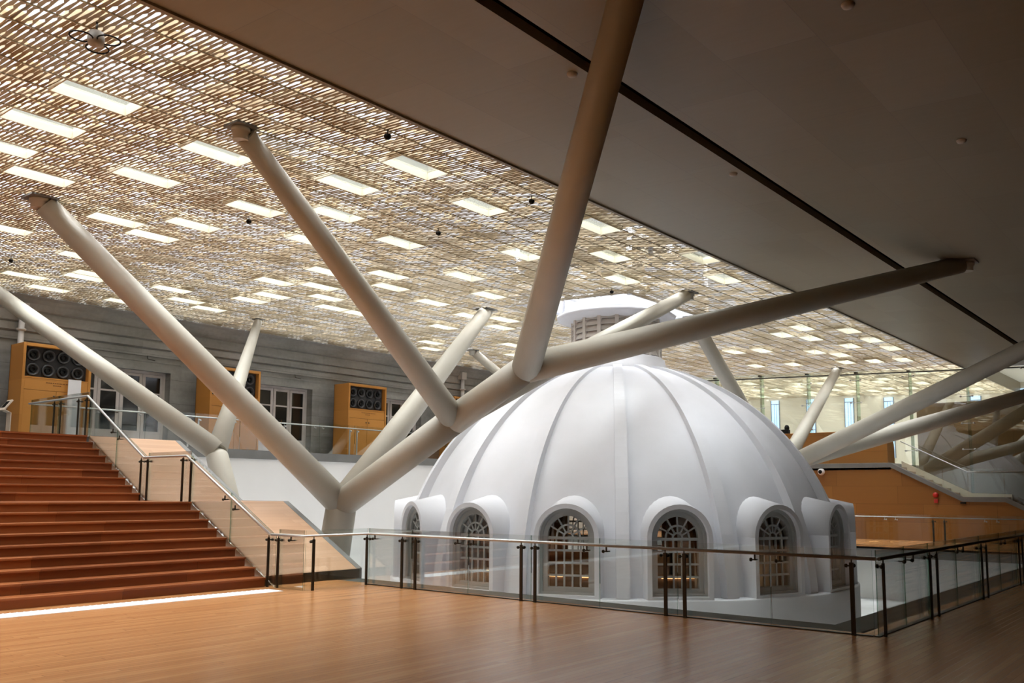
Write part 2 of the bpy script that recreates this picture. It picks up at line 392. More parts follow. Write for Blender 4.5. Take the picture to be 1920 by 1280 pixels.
def cell(x, y): return (int(math.floor((X_EDGE-x)/PX)), int(math.floor((y-Y_REF)/PY)))
_cam = Vector((0,0,EYE))
def pix_ray(px, py): return (_r*((px-960)/1678.03) - _u*((py-732.06)/1678.03) + _f)
def on_roof(px, py):
    d = pix_ray(px, py); t = 1.0
    for i in range(60):
        P = _cam+d*t; t += (zroof(P.x)-P.z)/(d.z+.047*d.x)*.9
    return _cam+d*t
SKY = [(185,178),(87,226),(28,276),(73,324),(10,37),(402,283),(272,327),(650,343),(777,311),(893,386),(360,415),(478,387),(620,397),(258,438),(215,404),(12,428),
 (125,470),(142,505),(57,521),(170,524),(95,542),(343,545),(493,522),(577,532),(595,502),(220,562),(353,562),(392,577),(480,564),(545,558),(592,553),(640,580),
 (750,450),(975,473),(1139,477),(732,511),(870,514),(1165,518),(715,535),(911,549),(782,563),(853,588),(846,614),(806,639),(921,610),(961,602),(955,647),(945,664),(818,657),
 (1120,420),(1310,480),(1357,524),(1497,612),(1592,619),(1513,631),(1583,645),(1670,651),(1421,654),(1565,662),(1582,676),(1685,671),(1647,679),(1500,684),(1418,688),(1525,657),(560,441),
 (1462,625),(1370,660),(690,590),(740,640),(1640,640)]
cells = []
for px, py in SKY:
    P = on_roof(px, py); c = cell(P.x, P.y)
    if c not in cells: cells.append(c)
for c in [(3,32),(7,34),(11,33),(15,35),(9,38),(5,36),(13,39),(19,34),(21,37),(2,39),(17,39),(4,37),(8,35),(10,40),(12,36),(14,38),(16,36),(18,40),(20,39),(22,35),(24,38),(6,40),(2,36),(26,37),(23,40),(11,39),(7,38),(1,34),(13,35),(19,37), (6,-3),(10,-5),(14,-2),(18,-6),(0,-4),(1,-7),(2,-4),(2,-9),(4,-6),(4,-4),(5,-8),(6,-6),(8,-4),(10,-7),(0,-9),(7,-9),(3,-7),(1,-5),(9,-8),(12,-6),(22,-1),(8,-9),(25,-4)]:  # openings added, mostly out of view, to brighten near floor and far hall
    if c not in cells: cells.append(c)
OPEN = set(cells)
LANT = {(i, j) for i in range(7, 14) for j in range(14, 18)}
OPEN -= LANT
NX, NY0, NY1 = 35, -13, 42
b = MB(); idx = {}
def vert(i, j):
    if (i, j) not in idx:
        x = X_EDGE-PX*i; idx[(i, j)] = len(b.v); b.v.append((x, Y_REF+PY*j, zroof(x)))
    return idx[(i, j)]
for i in range(NX):
    for j in range(NY0, NY1):
        if (i, j) in OPEN or (i, j) in LANT: continue
        b.face((vert(i,j), vert(i,j+1), vert(i+1,j+1), vert(i+1,j)))
struct(b.build('ceiling_lattice','veil_sheet', fix=False), 'perforated lattice ceiling veil')
b2 = MB(); idx2 = {}
b_, idx_ = b, idx
UP = .10
def vert2(i, j):
    if (i, j) not in idx2:
        x = X_EDGE-PX*i; idx2[(i, j)] = len(b2.v); b2.v.append((x, Y_REF+PY*j, zroof(x)+UP))
    return idx2[(i, j)]
for i in range(NX):
    for j in range(NY0, NY1):
        if (i, j) in OPEN or (i, j) in LANT: continue
        b2.face((vert2(i,j), vert2(i,j+1), vert2(i+1,j+1), vert2(i+1,j)))
struct(b2.build('ceiling_upper','upper_patch', fix=False))
# thin hanger wires on the panel joints that run along the hall
b = MB()
for i in range(1, 34, 1):
    x = X_EDGE-PX*i
    if 7 < i < 14: b.box(x-.006,x+.006,Y_REF-PY*12,Y_REF+PY*14,zroof(x)-.015,zroof(x)-.004).box(x-.006,x+.006,Y_REF+PY*18,46.8,zroof(x)-.015,zroof(x)-.004)
    else: b.box(x-.006,x+.006,Y_REF-PY*12,46.8,zroof(x)-.015,zroof(x)-.004)
struct(b.build('trim_7','skylight_cream'))

# one skylight: cream shaft walls and a pane on top; every copy its own object
def shaft_mesh():
    b = MB(); h = .098; t = .02; i = .01
    x0, x1, y0, y1 = -PX+i, -i, i, PY-i
    b.box(x0,x0+t,y0,y1,-.02,h).box(x1-t,x1,y0,y1,-.02,h).box(x0+t,x1-t,y0,y0+t,-.02,h).box(x0+t,x1-t,y1-t,y1,-.02,h)
    return b
first = None
near_names = {(185,178):'large bright skylight opening nearest the dark ceiling, ahead of the long branch head', (87,226):'long bright skylight opening beyond the nearest one, away from the dark ceiling'}
named = {}
for k, v in near_names.items():
    P = on_roof(*k); named[cell(P.x, P.y)] = v
for (i, j) in cells:
    if (i, j) not in OPEN: continue
    x = X_EDGE-PX*i; y = Y_REF+PY*j; z = zroof(x-PX/2)
    row = j+14
    lab = named.get((i, j), 'cream-sided skylight opening in the lattice, %s panels from the dark ceiling, %s panel rows along' % (word(i+1), word(row)))  # also labels the openings added only for daylight
    if first is None:
        root = empty('skylight', lab, 'skylight', (x,y,z), 'skylight openings in the lattice ceiling')
        shaft_mesh().build('shaft','skylight_cream',root)
        MB().box(-PX+.03,-.03,.03,PY-.03,.088,.096).build('pane','clear_glass',root)
        first = root
    else:
        root = copy_tree(first); root.location = (x,y,z); root['label'] = lab
        

# ------------------------------------------------------------------ branching columns
def branching_column(label, trunk, limbs, branches, seg=28):
    """trunk [(p, r)...]; limbs [(p, r, p, r)]; branches [(p, r, tip xy, r)] - tips meet the ceiling on a collar and plate"""
    base = trunk[0][0]
    t = empty('branching_column', label, 'column', base)
    tp = [Vector(p) for p, r in trunk]; tr_ = [r for p, r in trunk]; dd = (tp[-1]-tp[-2]).normalized(); rr = tr_[-1]; e0 = tp[-1]
    for k in (.25,.5,.7,.85,.95,.995): tp.append(e0+dd*rr*k*.8); tr_.append(rr*math.sqrt(1-k*k))
    part(MB().tube(tp, tr_, seg), 'trunk', 'column_paint', t)
    for p, r, q, s in limbs: part(MB().tube([p, q], [r, s], seg), 'limb', 'column_paint', t)
    for p, r, tip, s in branches:
        top = Vector((tip[0], tip[1], zroof(tip[0])-.05)); d = (top-Vector(p)).normalized()
        e = top - d*.10
        br = part(MB().tube([p, Vector(p).lerp(e,.5), e], [r, (r+s)/2, s], seg), 'branch', 'column_paint', t)
        c = MB().lathe([(s*.75,-.16),(s*.75,-.05),(s*.9,-.05),(s*.9,.03)], top, (0,0,1), 20)
        cap = c.build('collar', 'column_paint', t)
        for v in cap.data.vertices: v.co -= Vector(base)
        pl = MB().box(top.x-s*1.15,top.x+s*1.15,top.y-s*1.15,top.y+s*1.15,top.z+.01,top.z+.04).build('cap_plate','grey_metal',t)
        for v in pl.data.vertices: v.co -= Vector(base)
    return t
Yc = 12.75
n0, n1, n2 = (-15.26,Yc,1.38), (-11.95,Yc,3.06), (-10.16,Yc,3.93)
branching_column('tall branching steel column beside the staircase, in front of the white dome',
    [((-15.75,Yc,-1.75),.30),((-15.42,Yc,.55),.34),((-15.28,Yc,1.25),.33)],
    [(n0,.305,n1,.285),(n1,.285,n2,.265)],
    [(n0,.30,(-16.12,6.5),.20),(n0,.31,(-16.25,18.6),.19),(n1,.25,(-10.09,6.54),.14),(n1,.24,(-10.2,19.1),.15),(n2,.27,(-3.83,6.28),.16),(n2,.28,(-4.03,18.85),.17)])
m0 = (-20.15,Yc,2.66)
branching_column('forked pale column behind the staircase, below the stone wall',
    [((-19.4,Yc,-1.75),.27),((-19.62,Yc,1.5),.30),((-20.10,Yc,2.5),.27)], [],
    [(m0,.26,(-23.15,15.9),.12),(m0,.275,(-24.2,8.45),.18)])
Y3 = 28.6
q0, q1 = (-12.05,Y3,2.35), (-11.32,Y3,2.80)
branching_column('branching column behind the far side of the dome',
    [((-12.5,Y3,-1.75),.34),((-12.3,Y3,1.0),.34),(q0,.33)], [(q0,.31,q1,.30)],
    [(q0,.27,(-12.25,35.0),.17),(q0,.28,(-11.75,22.2),.18),(q1,.28,(-1.2,22.5),.18),(q1,.30,(-3.2,37.6),.20)])
r0 = (-19.6,30.2,2.6)
branching_column('slim far column glimpsed behind the tall one, beyond the dome',
    [((-19.2,30.2,-1.75),.3),((-19.3,30.2,1.2),.3),(r0,.3)], [], [(r0,.25,(-21.9,24.3),.15),(r0,.25,(-21.9,36),.15)])

# ------------------------------------------------------------------ the dome
DX, DY, RS, ZC = -13.3, 20.68, 5.88, -.75
TH0, DT, NW = 4.320, PI/8, 16
dome = empty('dome', 'large white ribbed dome with arched windows and a louvred lantern', 'dome', (DX,DY,-1.75))
def rs(z, R=RS): return math.sqrt(max(R*R-(z-ZC)**2, 0))
def rz(z, R=RS): return rs(z, R) - max(0, .22-.115*(z+.5)/5.3)
def shell(R, zs, holes, rtop):
    b = MB(); offs = [-11.25,-8.4,-5.6,-2.8,0,2.8,5.6,8.4]
    angs = [TH0+DT*k+math.radians(o) for k in range(NW) for o in offs]; na = len(angs)
    for z, r in zs:
        for a in angs: b.v.append((DX+r*math.cos(a), DY+r*math.sin(a), z))
    for i in range(len(zs)-1):
        for j in range(na):
            o = offs[j % 8]
            if holes and -5.7 < o < 5.5 and zs[i][0] > -.45 and zs[i+1][0] < 1.21: continue
            jj = (j+1) % na
            b.face((i*na+j, i*na+jj, (i+1)*na+jj, (i+1)*na+j), True)
    return b
ztop = 4.93
zl = [-.5,-.42,-.1,.3,.75,1.2] + [ZC+RS*math.sin(a) for a in [math.asin((1.2-ZC)/RS)+(math.asin((ztop-ZC)/RS)-math.asin((1.2-ZC)/RS))*t/22 for t in range(1,23)]]
part(shell(RS, [(z, rz(z)) for z in zl], True, 0), 'shell', 'white_plaster', dome)
Ri = 5.62
zli = [z for z in zl if z < 4.6]
part(shell(Ri, [(z, rz(z, Ri)) for z in zli], True, 0), 'inner_lining', 'dome_inner', dome)
d = MB(); n = 96                                # plinth drum with its ledge
d.lathe([(6.06,-1.75),(6.06,-.52),(6.03,-.49),(5.50,-.49)], (DX,DY,0), (0,0,1), n); d.f = [q for q in d.f if len(q) == 4]; d.s = d.s[:len(d.f)]
part(d, 'drum', 'white_plaster', dome)
part(MB().lathe([(5.7,-.62),(5.7,-.6)], (DX,DY,0), (0,0,1), 64), 'inner_floor', 'inner_wood', dome)
part(MB().lathe([(4.3,-.6),(4.3,-.12),(4.45,-.12),(4.45,-.6)], (DX,DY,0), (0,0,1), 64), 'inner_counter', 'inner_wood', dome)
lt = MB()
for j in range(64):
    a0, a1 = 2*PI*j/64, 2*PI*(j+1)/64
    if j % 4 == 3: continue
    lt.poly([(DX+4.47*math.cos(a),DY+4.47*math.sin(a),z) for a, z in ((a0,-.20),(a1,-.20),(a1,-.165),(a0,-.165))])
part(lt, 'strip_light', 'shaft_light', dome)
for k in range(NW):                              # ribs between the windows
    a = TH0+DT*(k+.5); n = Vector((math.cos(a),math.sin(a),0)); t = Vector((-n.y,n.x,0)); c = Vector((DX,DY,0))
    b = MB(); hw = .14; last = None
    for z in [-.49]+zl[1:]:
        r = rz(z); nz = Vector((n.x*r, n.y*r, z-ZC)).normalized()
        base = c + n*r + Vector((0,0,z)); sc = 1 if z < 3 else 1-.2*(z-3)/2; pr = (rs(z)-r)*nz.dot(n)+.035
        ring = [base-t*hw*sc-nz*.05, base-t*hw*sc+nz*pr, base+t*hw*sc+nz*pr, base+t*hw*sc-nz*.05]
        i0 = len(b.v); b.v += [tuple(v) for v in ring]
        if last is not None:
            for u in range(3): b.face((last+u, last+u+1, i0+u+1, i0+u))
        last = i0
    part(b, 'rib', 'white_plaster', dome)
# dormers and windows (local frame: t across, z up, n outwards)
HW, SPR, SILL, FACE = .593, .747, -.43, 5.973
def arch(hw, z0, seg=18):
    pts = [(-hw, z0)] + [(hw*math.cos(PI-PI*i/seg), SPR+hw*math.sin(PI-PI*i/seg)) for i in range(seg+1)] + [(hw, z0)]
    return pts
def dormer_parts(k):
    a = TH0+DT*k; n = Vector((math.cos(a),math.sin(a),0)); t = Vector((-n.y,n.x,0)); c = Vector((DX,DY,0))
    def P(u, z, r): return tuple(c+n*r+t*u+Vector((0,0,z)))
    A = arch(.69,-.5); B = arch(HW,SILL); m = len(A)
    b = MB()
    rings = [[P(u*1.04,z+(.31*(z-SPR)/.69 if z > SPR else 0),4.55) for u, z in A],[P(u,z,FACE) for u, z in A],[P(u,z,FACE) for u, z in B],[P(u,z,5.62) for u, z in B]]
    for r in rings: b.v += r
    for q in range(3):
        for i in range(m-1):
            b.face((q*m+i, q*m+i+1, (q+1)*m+i+1, (q+1)*m+i), q != 1 and 0 < i < m-2)
        
    b.face((m, 2*m, 3*m-1, 2*m-1)); b.face((2*m, 3*m, 4*m-1, 3*m-1))
    do = part(b, 'dormer', 'white_plaster', dome)
    # frame: two stepped rings
    f = MB()
    def ring(h0, z0, h1, z1, ra, rb):
        A, B = arch(h0,z0), arch(h1,z1); s0 = len(f.v)
        for pts, r in ((A,rb),(A,ra),(B,ra),(B,rb)): f.v.extend(P(u,z,r) for u, z in pts)
        for q in range(3):
            for i in range(m-1): f.face((s0+q*m+i, s0+q*m+i+1, s0+(q+1)*m+i+1, s0+(q+1)*m+i))
        f.face((s0+m, s0+2*m, s0+3*m-1, s0+2*m-1)); f.face((s0+2*m, s0+3*m, s0+4*m-1, s0+3*m-1))
    ring(.60,-.45,.53,-.38,5.86,5.66); ring(.54,-.40,.435,-.30,5.80,5.66)
    wf = part(f, 'window_frame', 'window_grey', do)
    g2 = MB(); hb = .017
    def bar(u0,z0,u1,z1,wd=hb,ra=5.77,rb=5.73):
        du, dz = u1-u0, z1-z0; L = math.hypot(du,dz); px, pz = -dz/L*wd, du/L*wd
        g2.prism([P(u0+px,z0+pz,rb),P(u1+px,z1+pz,rb),P(u1-px,z1-pz,rb),P(u0-px,z0-pz,rb)], n*(ra-rb))
    g0, gz = .435, -.30
    for i in range(1,5): x = -g0+2*g0*i/5; bar(x,gz,x,.70)
    for i in range(5): zz = gz+(.72-gz)*i/4; bar(-g0,zz,g0,zz,.022 if i < 4 else .03)
    for R0 in (.25,.10):
        for i in range(10):
            t0, t1 = PI*i/10, PI*(i+1)/10; bar(R0*math.cos(t0),SPR+R0*math.sin(t0),R0*math.cos(t1),SPR+R0*math.sin(t1),.02)
    for i in range(1,6): t0 = PI*i/6; bar(.10*math.cos(t0),SPR+.10*math.sin(t0),g0*math.cos(t0),SPR+g0*math.sin(t0),.016)
    part(g2, 'glazing_bars', 'window_grey', do)
    gp = MB(); gp.poly([P(u,z,5.72) for u, z in arch(.44,-.305)])
    part(gp, 'pane', 'clear_glass', do)
# parts under a mesh part stay in world coordinates of that part: shift by the dome's origin
_part = part
def part(mb, name, m, root, **k):
    o = _part(mb, name, m, root, **k)
    if root.type != 'EMPTY':
        off = Vector((0,0,0)); p = root
        while p is not None: off += Vector(p.location); p = p.parent
        for v in o.data.vertices: v.co -= off
    return o
for k in range(NW): dormer_parts(k)
# lantern
part(MB().lathe([(1.44,4.75),(1.42,5.03),(1.34,5.10),(1.32,5.24),(1.24,5.30)], (DX,DY,0), (0,0,1), 48), 'lantern_base', 'white_plaster', dome)
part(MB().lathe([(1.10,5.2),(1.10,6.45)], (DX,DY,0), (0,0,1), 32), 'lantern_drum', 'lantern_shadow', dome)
for k in range(16):
    a = TH0+DT*(k+.5); n = Vector((math.cos(a),math.sin(a),0)); t = Vector((-n.y,n.x,0)); c = Vector((DX,DY,0))
    b = MB(); b.prism([tuple(c+n*1.08-t*.05+Vector((0,0,5.28))),tuple(c+n*1.24-t*.05+Vector((0,0,5.28))),tuple(c+n*1.24+t*.05+Vector((0,0,5.28))),tuple(c+n*1.08+t*.05+Vector((0,0,5.28)))],(0,0,1.14))
    part(b, 'lantern_post', 'lantern_paint', dome)
    a = TH0+DT*k; n = Vector((math.cos(a),math.sin(a),0)); t = Vector((-n.y,n.x,0)); b = MB()
    for q in range(7):
        z = 5.33+q*.155
        b.prism([tuple(c+n*1.205-t*.2+Vector((0,0,z))),tuple(c+n*1.135-t*.2+Vector((0,0,z+.16))),tuple(c+n*1.115-t*.2+Vector((0,0,z+.16))),tuple(c+n*1.185-t*.2+Vector((0,0,z)))],t*.4)
    part(b, 'louvre', 'lantern_paint', dome)
part(MB().lathe([(1.18,6.30),(1.24,6.33),(1.36,6.37),(1.56,6.40),(1.64,6.41),(1.66,6.45),(1.64,6.50),(1.5,6.53)], (DX,DY,0), (0,0,1), 16, True), 'lantern_rim', 'white_plaster', dome)
part(MB().lathe([(1.55,6.50),(1.46,6.62),(1.25,6.82),(.9,7.0),(.5,7.10),(.12,7.15),(.1,7.3),(0,7.34)], (DX,DY,0), (0,0,1), 32), 'lantern_cap', 'white_plaster', dome)
# glazed turret in the lattice round the lantern
x0, x1, y0, y1 = X_EDGE-PX*14, X_EDGE-PX*7, Y_REF+PY*14, Y_REF+PY*18
tr = empty('roof_turret', 'white pipe framed glazed opening in the lattice around the lantern cap', 'roof light', (DX,DY,6.6))
for (xa, ya) in ((x0,y0),(x1,y0),(x0,y1),(x1,y1),((x0+x1)/2,y1),(x1,(y0+y1)/2),(x0,(y0+y1)/2)):
    part(MB().tube([(xa,ya,zroof(xa)-.02),(xa,ya,8.3)],.07,14), 'turret_post', 'white_plaster', tr)
for pa, pb in (((x0,y0),(x1,y0)),((x1,y0),(x1,y1)),((x1,y1),(x0,y1)),((x0,y1),(x0,y0))):
    for zz, rr in ((.06,.05),(.55,.06),(1.6,.06)):
        part(MB().tube([(pa[0],pa[1],zroof(pa[0])+zz),(pb[0],pb[1],zroof(pb[0])+zz)],rr,12), 'turret_rail', 'white_plaster', tr)
part(MB().prism([(x0,y0,8.31),(x1,y0,8.31),(x1,y1,8.31),(x0,y1,8.31)],(0,0,.02)), 'dimming_pane', 'dimming_glass', tr)  # pane added over the turret to cut daylight on the dome
part(MB().tube([(x1,y0,6.85),(x1+.55,y0-.1,6.62),(x1+.6,y0-.1,6.48)],.06,12), 'turret_brace', 'skylight_cream', tr)

# ------------------------------------------------------------------ staircase
ST = empty('staircase', 'broad reddish timber staircase with a mid landing, rising to the balcony', 'staircase', (-13.4,4,0))
RISE, RUN = ZB/18, .309
SY0, SY1 = -6.0, 9.546
def step(x, z, run, nm='step'):
    b = MB(); b.box(x-run-.02,x,SY0,SY1,z-RISE,z-.035); part(b, nm, 'stair_wood', ST)
    return b
def tread(x, z, run):
    b = MB(); b.box(x-run-.02,x+.035,SY0,SY1,z-.035,z)
    o = part(b, 'tread', 'stair_wood', ST, bevel=.006)
x = -13.42
for i in range(8):
    step(x, RISE*(i+1), RUN); tread(x, RISE*(i+1), RUN); x -= RUN
xl = x; step(xl, RISE*9, 1.98, 'landing_riser'); part(MB().box(xl-2.0,xl+.035,SY0,SY1,RISE*9-.035,RISE*9), 'landing', 'stair_wood', ST, bevel=.006)
x = xl-1.98
for i in range(8):
    step(x, RISE*(10+i), RUN); tread(x, RISE*(10+i), RUN); x -= RUN
xt = x
part(MB().box(xt-.35,xt,SY0,SY1,ZB-RISE,ZB-.035), 'step', 'stair_wood', ST); part(MB().box(xt-.4,xt+.035,SY0,SY1,ZB-.035,ZB+.002), 'tread', 'stair_wood', ST)
# boarded slope on the side of the stair, with a dark foot and a grey edge
s = RISE/RUN
line = [(-13.42-.155,RISE*.5),(-13.42,RISE),(xl,RISE*9),(xl-1.98,RISE*9),(xl-1.98,RISE*10),(xt,ZB),(xt-.05,ZB)]
line = [(-13.52,.175),(xl-.03,RISE*9+.0),(xl-1.98+.28,RISE*9),(xt,ZB-.01)]
sl = MB()
low = [(xt,ZB-.5),(xl-1.7,RISE*9-.5),(xl,RISE*9-.5),(-13.52,0)]
pts = [(x,9.60,z) for x, z in line] + [(xt,9.60,ZB-.4),(xt,9.60,-1.75),(-13.52,9.60,-1.75)]
part(MB().prism(pts,(0,2.12,0)), 'side_slope', 'slope_wood_glare', ST)
part(MB().box(-13.53,-13.50,9.58,11.78,0,.17), 'slope_foot', 'bronze', ST)
part(MB().prism([(x,11.72,z+.004) for x, z in line]+[(x,11.72,z-.35) for x, z in reversed(line)],(0,.13,0)), 'slope_edge', 'grey_metal', ST)

# tactile strip in front of the first step
ts = MB(); ts.box(-13.02,-12.60,-6.0,9.34,.0,.004)
yy = -5.95; r = 0
while yy < 9.32:
    for q in range(8):
        cx = -12.99+.052*q+(.026 if r % 2 else 0)
        if cx > -12.61: continue
        k0 = len(ts.v)
        for h, rr in ((.004,.019),(.010,.014)):
            ts.v += [(cx+rr*math.cos(2*PI*e/8), yy+rr*math.sin(2*PI*e/8), h) for e in range(8)]
        for e in range(8): ts.face((k0+e, k0+(e+1)%8, k0+8+(e+1)%8, k0+8+e))
        ts.face([k0+8+e for e in range(8)])
    yy += .045; r += 1
tag(ts.build('tactile_strip','stud_white',fix=False), 'white studded tactile warning strip on the floor before the stairs', 'floor strip')

# ------------------------------------------------------------------ glass balustrades
RH, GH = .905, 1.0
def pane_quad(p0, p1, z0a, z1a, z0b, z1b, root, th=.014, gap=.012):
    """glass pane between plan points; bottom/top heights at each end"""
    a, b_ = Vector((*p0,0)), Vector((*p1,0)); d = (b_-a).normalized(); nrm = Vector((-d.y,d.x,0))*th
    a, b_ = a+d*gap*.5, b_-d*gap*.5
    q = [a+Vector((0,0,z0a)), b_+Vector((0,0,z0b)), b_+Vector((0,0,z1b)), a+Vector((0,0,z1a))]
    o = part(MB().prism([tuple(v-nrm*.5) for v in q], nrm), 'glass_pane', 'rail_glass', root)
    o.data.materials.append(MAT['rail_glass_edge'])
    for p in o.data.polygons:
        if p.index >= 2: p.material_index = 1
    return o
def post(x, y, z, nx, ny, root, h=.85, knob=True, m='bronze'):
    """flat bar post; (nx, ny) points to the glass"""
    n = Vector((nx,ny,0)); t = Vector((-ny,nx,0)); c = Vector((x,y,z))
    b = MB(); b.prism([tuple(c+t*.024+n*.012),tuple(c-t*.024+n*.012),tuple(c-t*.024-n*.012),tuple(c+t*.024-n*.012)],(0,0,h))
    p = part(b, 'post', m, root)
    k = MB().tube([c+Vector((0,0,h-.02)),c+Vector((0,0,RH-.01))],.009,8)
    part(k, 'stem', m, p)
    if knob:
        k = MB().tube([c+Vector((0,0,h-.04)),c+n*.075+Vector((0,0,h-.04))],.010,8)
        k.lathe([(.0,0),(.024,.0),(.027,.012),(.024,.03),(0,.032)], c+n*.055+t*.07*0+Vector((0,0,h-.04)), n, 14)
        k.tube([c+Vector((0,0,h-.04)),c+t*.06+Vector((0,0,h-.04))],.009,8)
        k.lathe([(.0,0),(.020,.0),(.024,.012),(.020,.028),(0,.03)], c+t*.05+Vector((0,0,h-.04)), t, 14)
        part(k, 'glass_clamp', m, p)
    return p
def bracket(x, y, z, nx, ny, root, m='bronze'):
    """L-shaped handrail bracket fixed to the glass"""
    n = Vector((nx,ny,0)); t = Vector((-ny,nx,0)); c = Vector((x,y,z))
    b = MB(); b.prism([tuple(c-t*.009-n*.009),tuple(c+t*.009-n*.009),tuple(c+t*.009+n*.009),tuple(c-t*.009+n*.009)],(0,0,-.075))
    e = c+Vector((0,0,-.075)); b.tube([e, e+n*.085],.010,8); b.tube([e, e+t*.05],.009,8)
    b.lathe([(0,0),(.022,0),(.025,.012),(.022,.026),(0,.028)], e+t*.04, t, 14)
    return part(b, 'bracket', m, root)
# run along the front of the void and the short return to the stair foot
fr = empty('glass_balustrade', 'glass balustrade with bronze posts across the front of the dome', 'balustrade', (-8,10.95,0))
YG, YP = 11.02, 10.94
XJ = [-12.40,-11.29,-9.97,-8.665,-7.40,-6.13,-4.80,-3.53]
for a, b_ in zip(XJ, XJ[1:]): pane_quad((a,YG),(b_,YG),0,GH,0,GH,fr)
for x in (-12.36,-11.45,-11.12,-8.80,-8.53,-6.27,-5.98,-3.75): post(x, YP, 0, 0, 1, fr)
for x in (-10.14,-9.80,-7.57,-7.23,-4.97,-4.63): bracket(x, YP, RH-.01, 0, 1, fr)
bracket(-12.15,YP,RH-.01,0,1,fr)
for a, b_ in (((-12.42,9.62),(-12.42,YG)),((-13.12,9.60),(-12.42,9.60))): pane_quad(a, b_, 0, GH, 0, GH, fr)
post(-13.10,9.57,0,0,1,fr); post(-12.32,9.72,0,-1,0,fr); bracket(-12.72,9.55,RH-.01,0,1,fr)
part(MB().tube([(-13.26,9.54,RH),(-12.36,9.54,RH),(-12.345,9.56,RH),(-12.345,YP-.01,RH),(-12.33,YP,RH),(-3.458,YP,RH)],.021,12), 'handrail', 'steel', fr)
part(MB().box(-12.45,-3.55,YG-.03,YG+.03,-.0,.012), 'floor_channel', 'bronze', fr)
# run along the far right side of the void
rr_ = empty('glass_balustrade', 'glass balustrade in shadow running away from the near corner of the void', 'balustrade', (-3.5,20,0))
YJ = [11.04,12.15,13.25,14.74,16.24,17.73,19.22,20.71,22.2,23.7,25.2,26.7,28.2,29.5,30.85]
XG, XP = -3.50, -3.43
for a, b_ in zip(YJ, YJ[1:]): pane_quad((XG,a),(XG,b_),0,GH,0,GH,rr_)
for i, y in enumerate(YJ):
    if i == 0: post(XP, 11.09, 0, -1, 0, rr_)
    elif i % 2 == 0 and i < 14: post(XP, y-.17, 0, -1, 0, rr_); post(XP, y+.17, 0, -1, 0, rr_)
    elif i < 14: bracket(XP, y-.17, RH-.01, -1, 0, rr_); bracket(XP, y+.17, RH-.01, -1, 0, rr_)
part(MB().tube([(XP,10.94,RH),(XP,30.8,RH)],.021,12), 'handrail', 'dark_steel', rr_)
part(MB().box(XG-.03,XG+.03,11.0,30.85,0,.012), 'floor_channel', 'bronze', rr_)
# far side of the void
fb = empty('glass_balustrade', 'glass balustrade on the far walkway in front of the wood wall', 'balustrade', (-13,30.9,0))
xs = [-22.8+1.5*i for i in range(13)]+[-3.6]
for a, b_ in zip(xs, xs[1:]): pane_quad((a,30.9),(b_,30.9),0,1.03,0,1.03,fb)
for i, x in enumerate(xs[:-1]):
    if i % 2 == 0:
        for e in (-.17,.17): post(x+e, 30.96, 0, 0, -1, fb, .86, True, 'dark_steel')
    else:
        for e in (-.17,.17): bracket(x+e, 30.98, .92, 0, -1, fb, 'steel')
part(MB().tube([(-22.8,30.98,.935),(-3.5,30.98,.935)],.020,10), 'handrail', 'steel', fb)
# stair balustrade, landing and head of the stair
sb = empty('glass_balustrade', 'sloping glass balustrade with steel handrail down the side of the stairs', 'balustrade', (-16,9.6,0))
YS = 9.575
zn = lambda x: RISE + (-13.42-x)*s                      # nosing line of the lower flight
zu = lambda x: RISE*10 + (xl-1.98-x)*s
def slope_pane(a, b_, f, off=.86): pane_quad((a,YS),(b_,YS), max(f(a)-.05,0), f(a)+off, max(f(b_)-.05,0), f(b_)+off, sb)
slope_pane(-13.16,-14.58,zn); slope_pane(-14.58,-15.96,zn)
pane_quad((-15.98,YS),(-17.62,YS),RISE*9,2.43,RISE*9,2.43,sb)
slope_pane(-17.64,-19.0,zu); slope_pane(-19.0,-20.30,zu)
for x, z in ((-13.35,0),(-15.95,RISE*9-.12),(-16.25,RISE*9),(-17.60,RISE*9),(-17.87,RISE*9)): post(x, 9.55, z, 0, 1, sb, .85+(.12 if x == -15.95 else 0))
for x, f in ((-14.41,zn),(-14.75,zn),(-18.85,zu),(-19.15,zu)): bracket(x, 9.55, f(x)+.72, 0, 1, sb)
part(MB().tube([(-13.30,9.54,RH),(-16.10,9.54,2.335),(-17.74,9.54,2.335),(-20.40,9.54,3.795),(-23.49,9.54,3.795)],[.024]*5,12), 'handrail', 'steel', sb)
for a, b_ in ((-20.34,-21.9),(-21.9,-23.45)): pane_quad((a,YS),(b_,YS),ZB,ZB+1.0,ZB,ZB+1.0,sb)
for x in (-20.45,-20.85,-22.1,-21.75): post(x, 9.55, ZB, 0, 1, sb)
# balcony edge
bb = empty('glass_balustrade', 'glass balustrade along the balcony edge before the grey stone wall', 'balustrade', (-23.5,20,ZB))
yj = [9.66]+[11.1+1.5*i for i in range(14)]
for a, b_ in zip(yj, yj[1:]): pane_quad((-23.46,a),(-23.46,b_),ZB,ZB+1.0,ZB,ZB+1.0,bb)
for i, y in enumerate(yj[1:-1]):
    for e in (-.16,.16):
        if i % 2 == 0: post(-23.53, y+e, ZB, 1, 0, bb, .85, True, 'steel')
        else: bracket(-23.53, y+e, ZB+RH, 1, 0, bb, 'steel')
part(MB().tube([(-23.53,9.58,ZB+RH),(-23.53,30.8,ZB+RH)],.020,10), 'handrail', 'steel', bb)

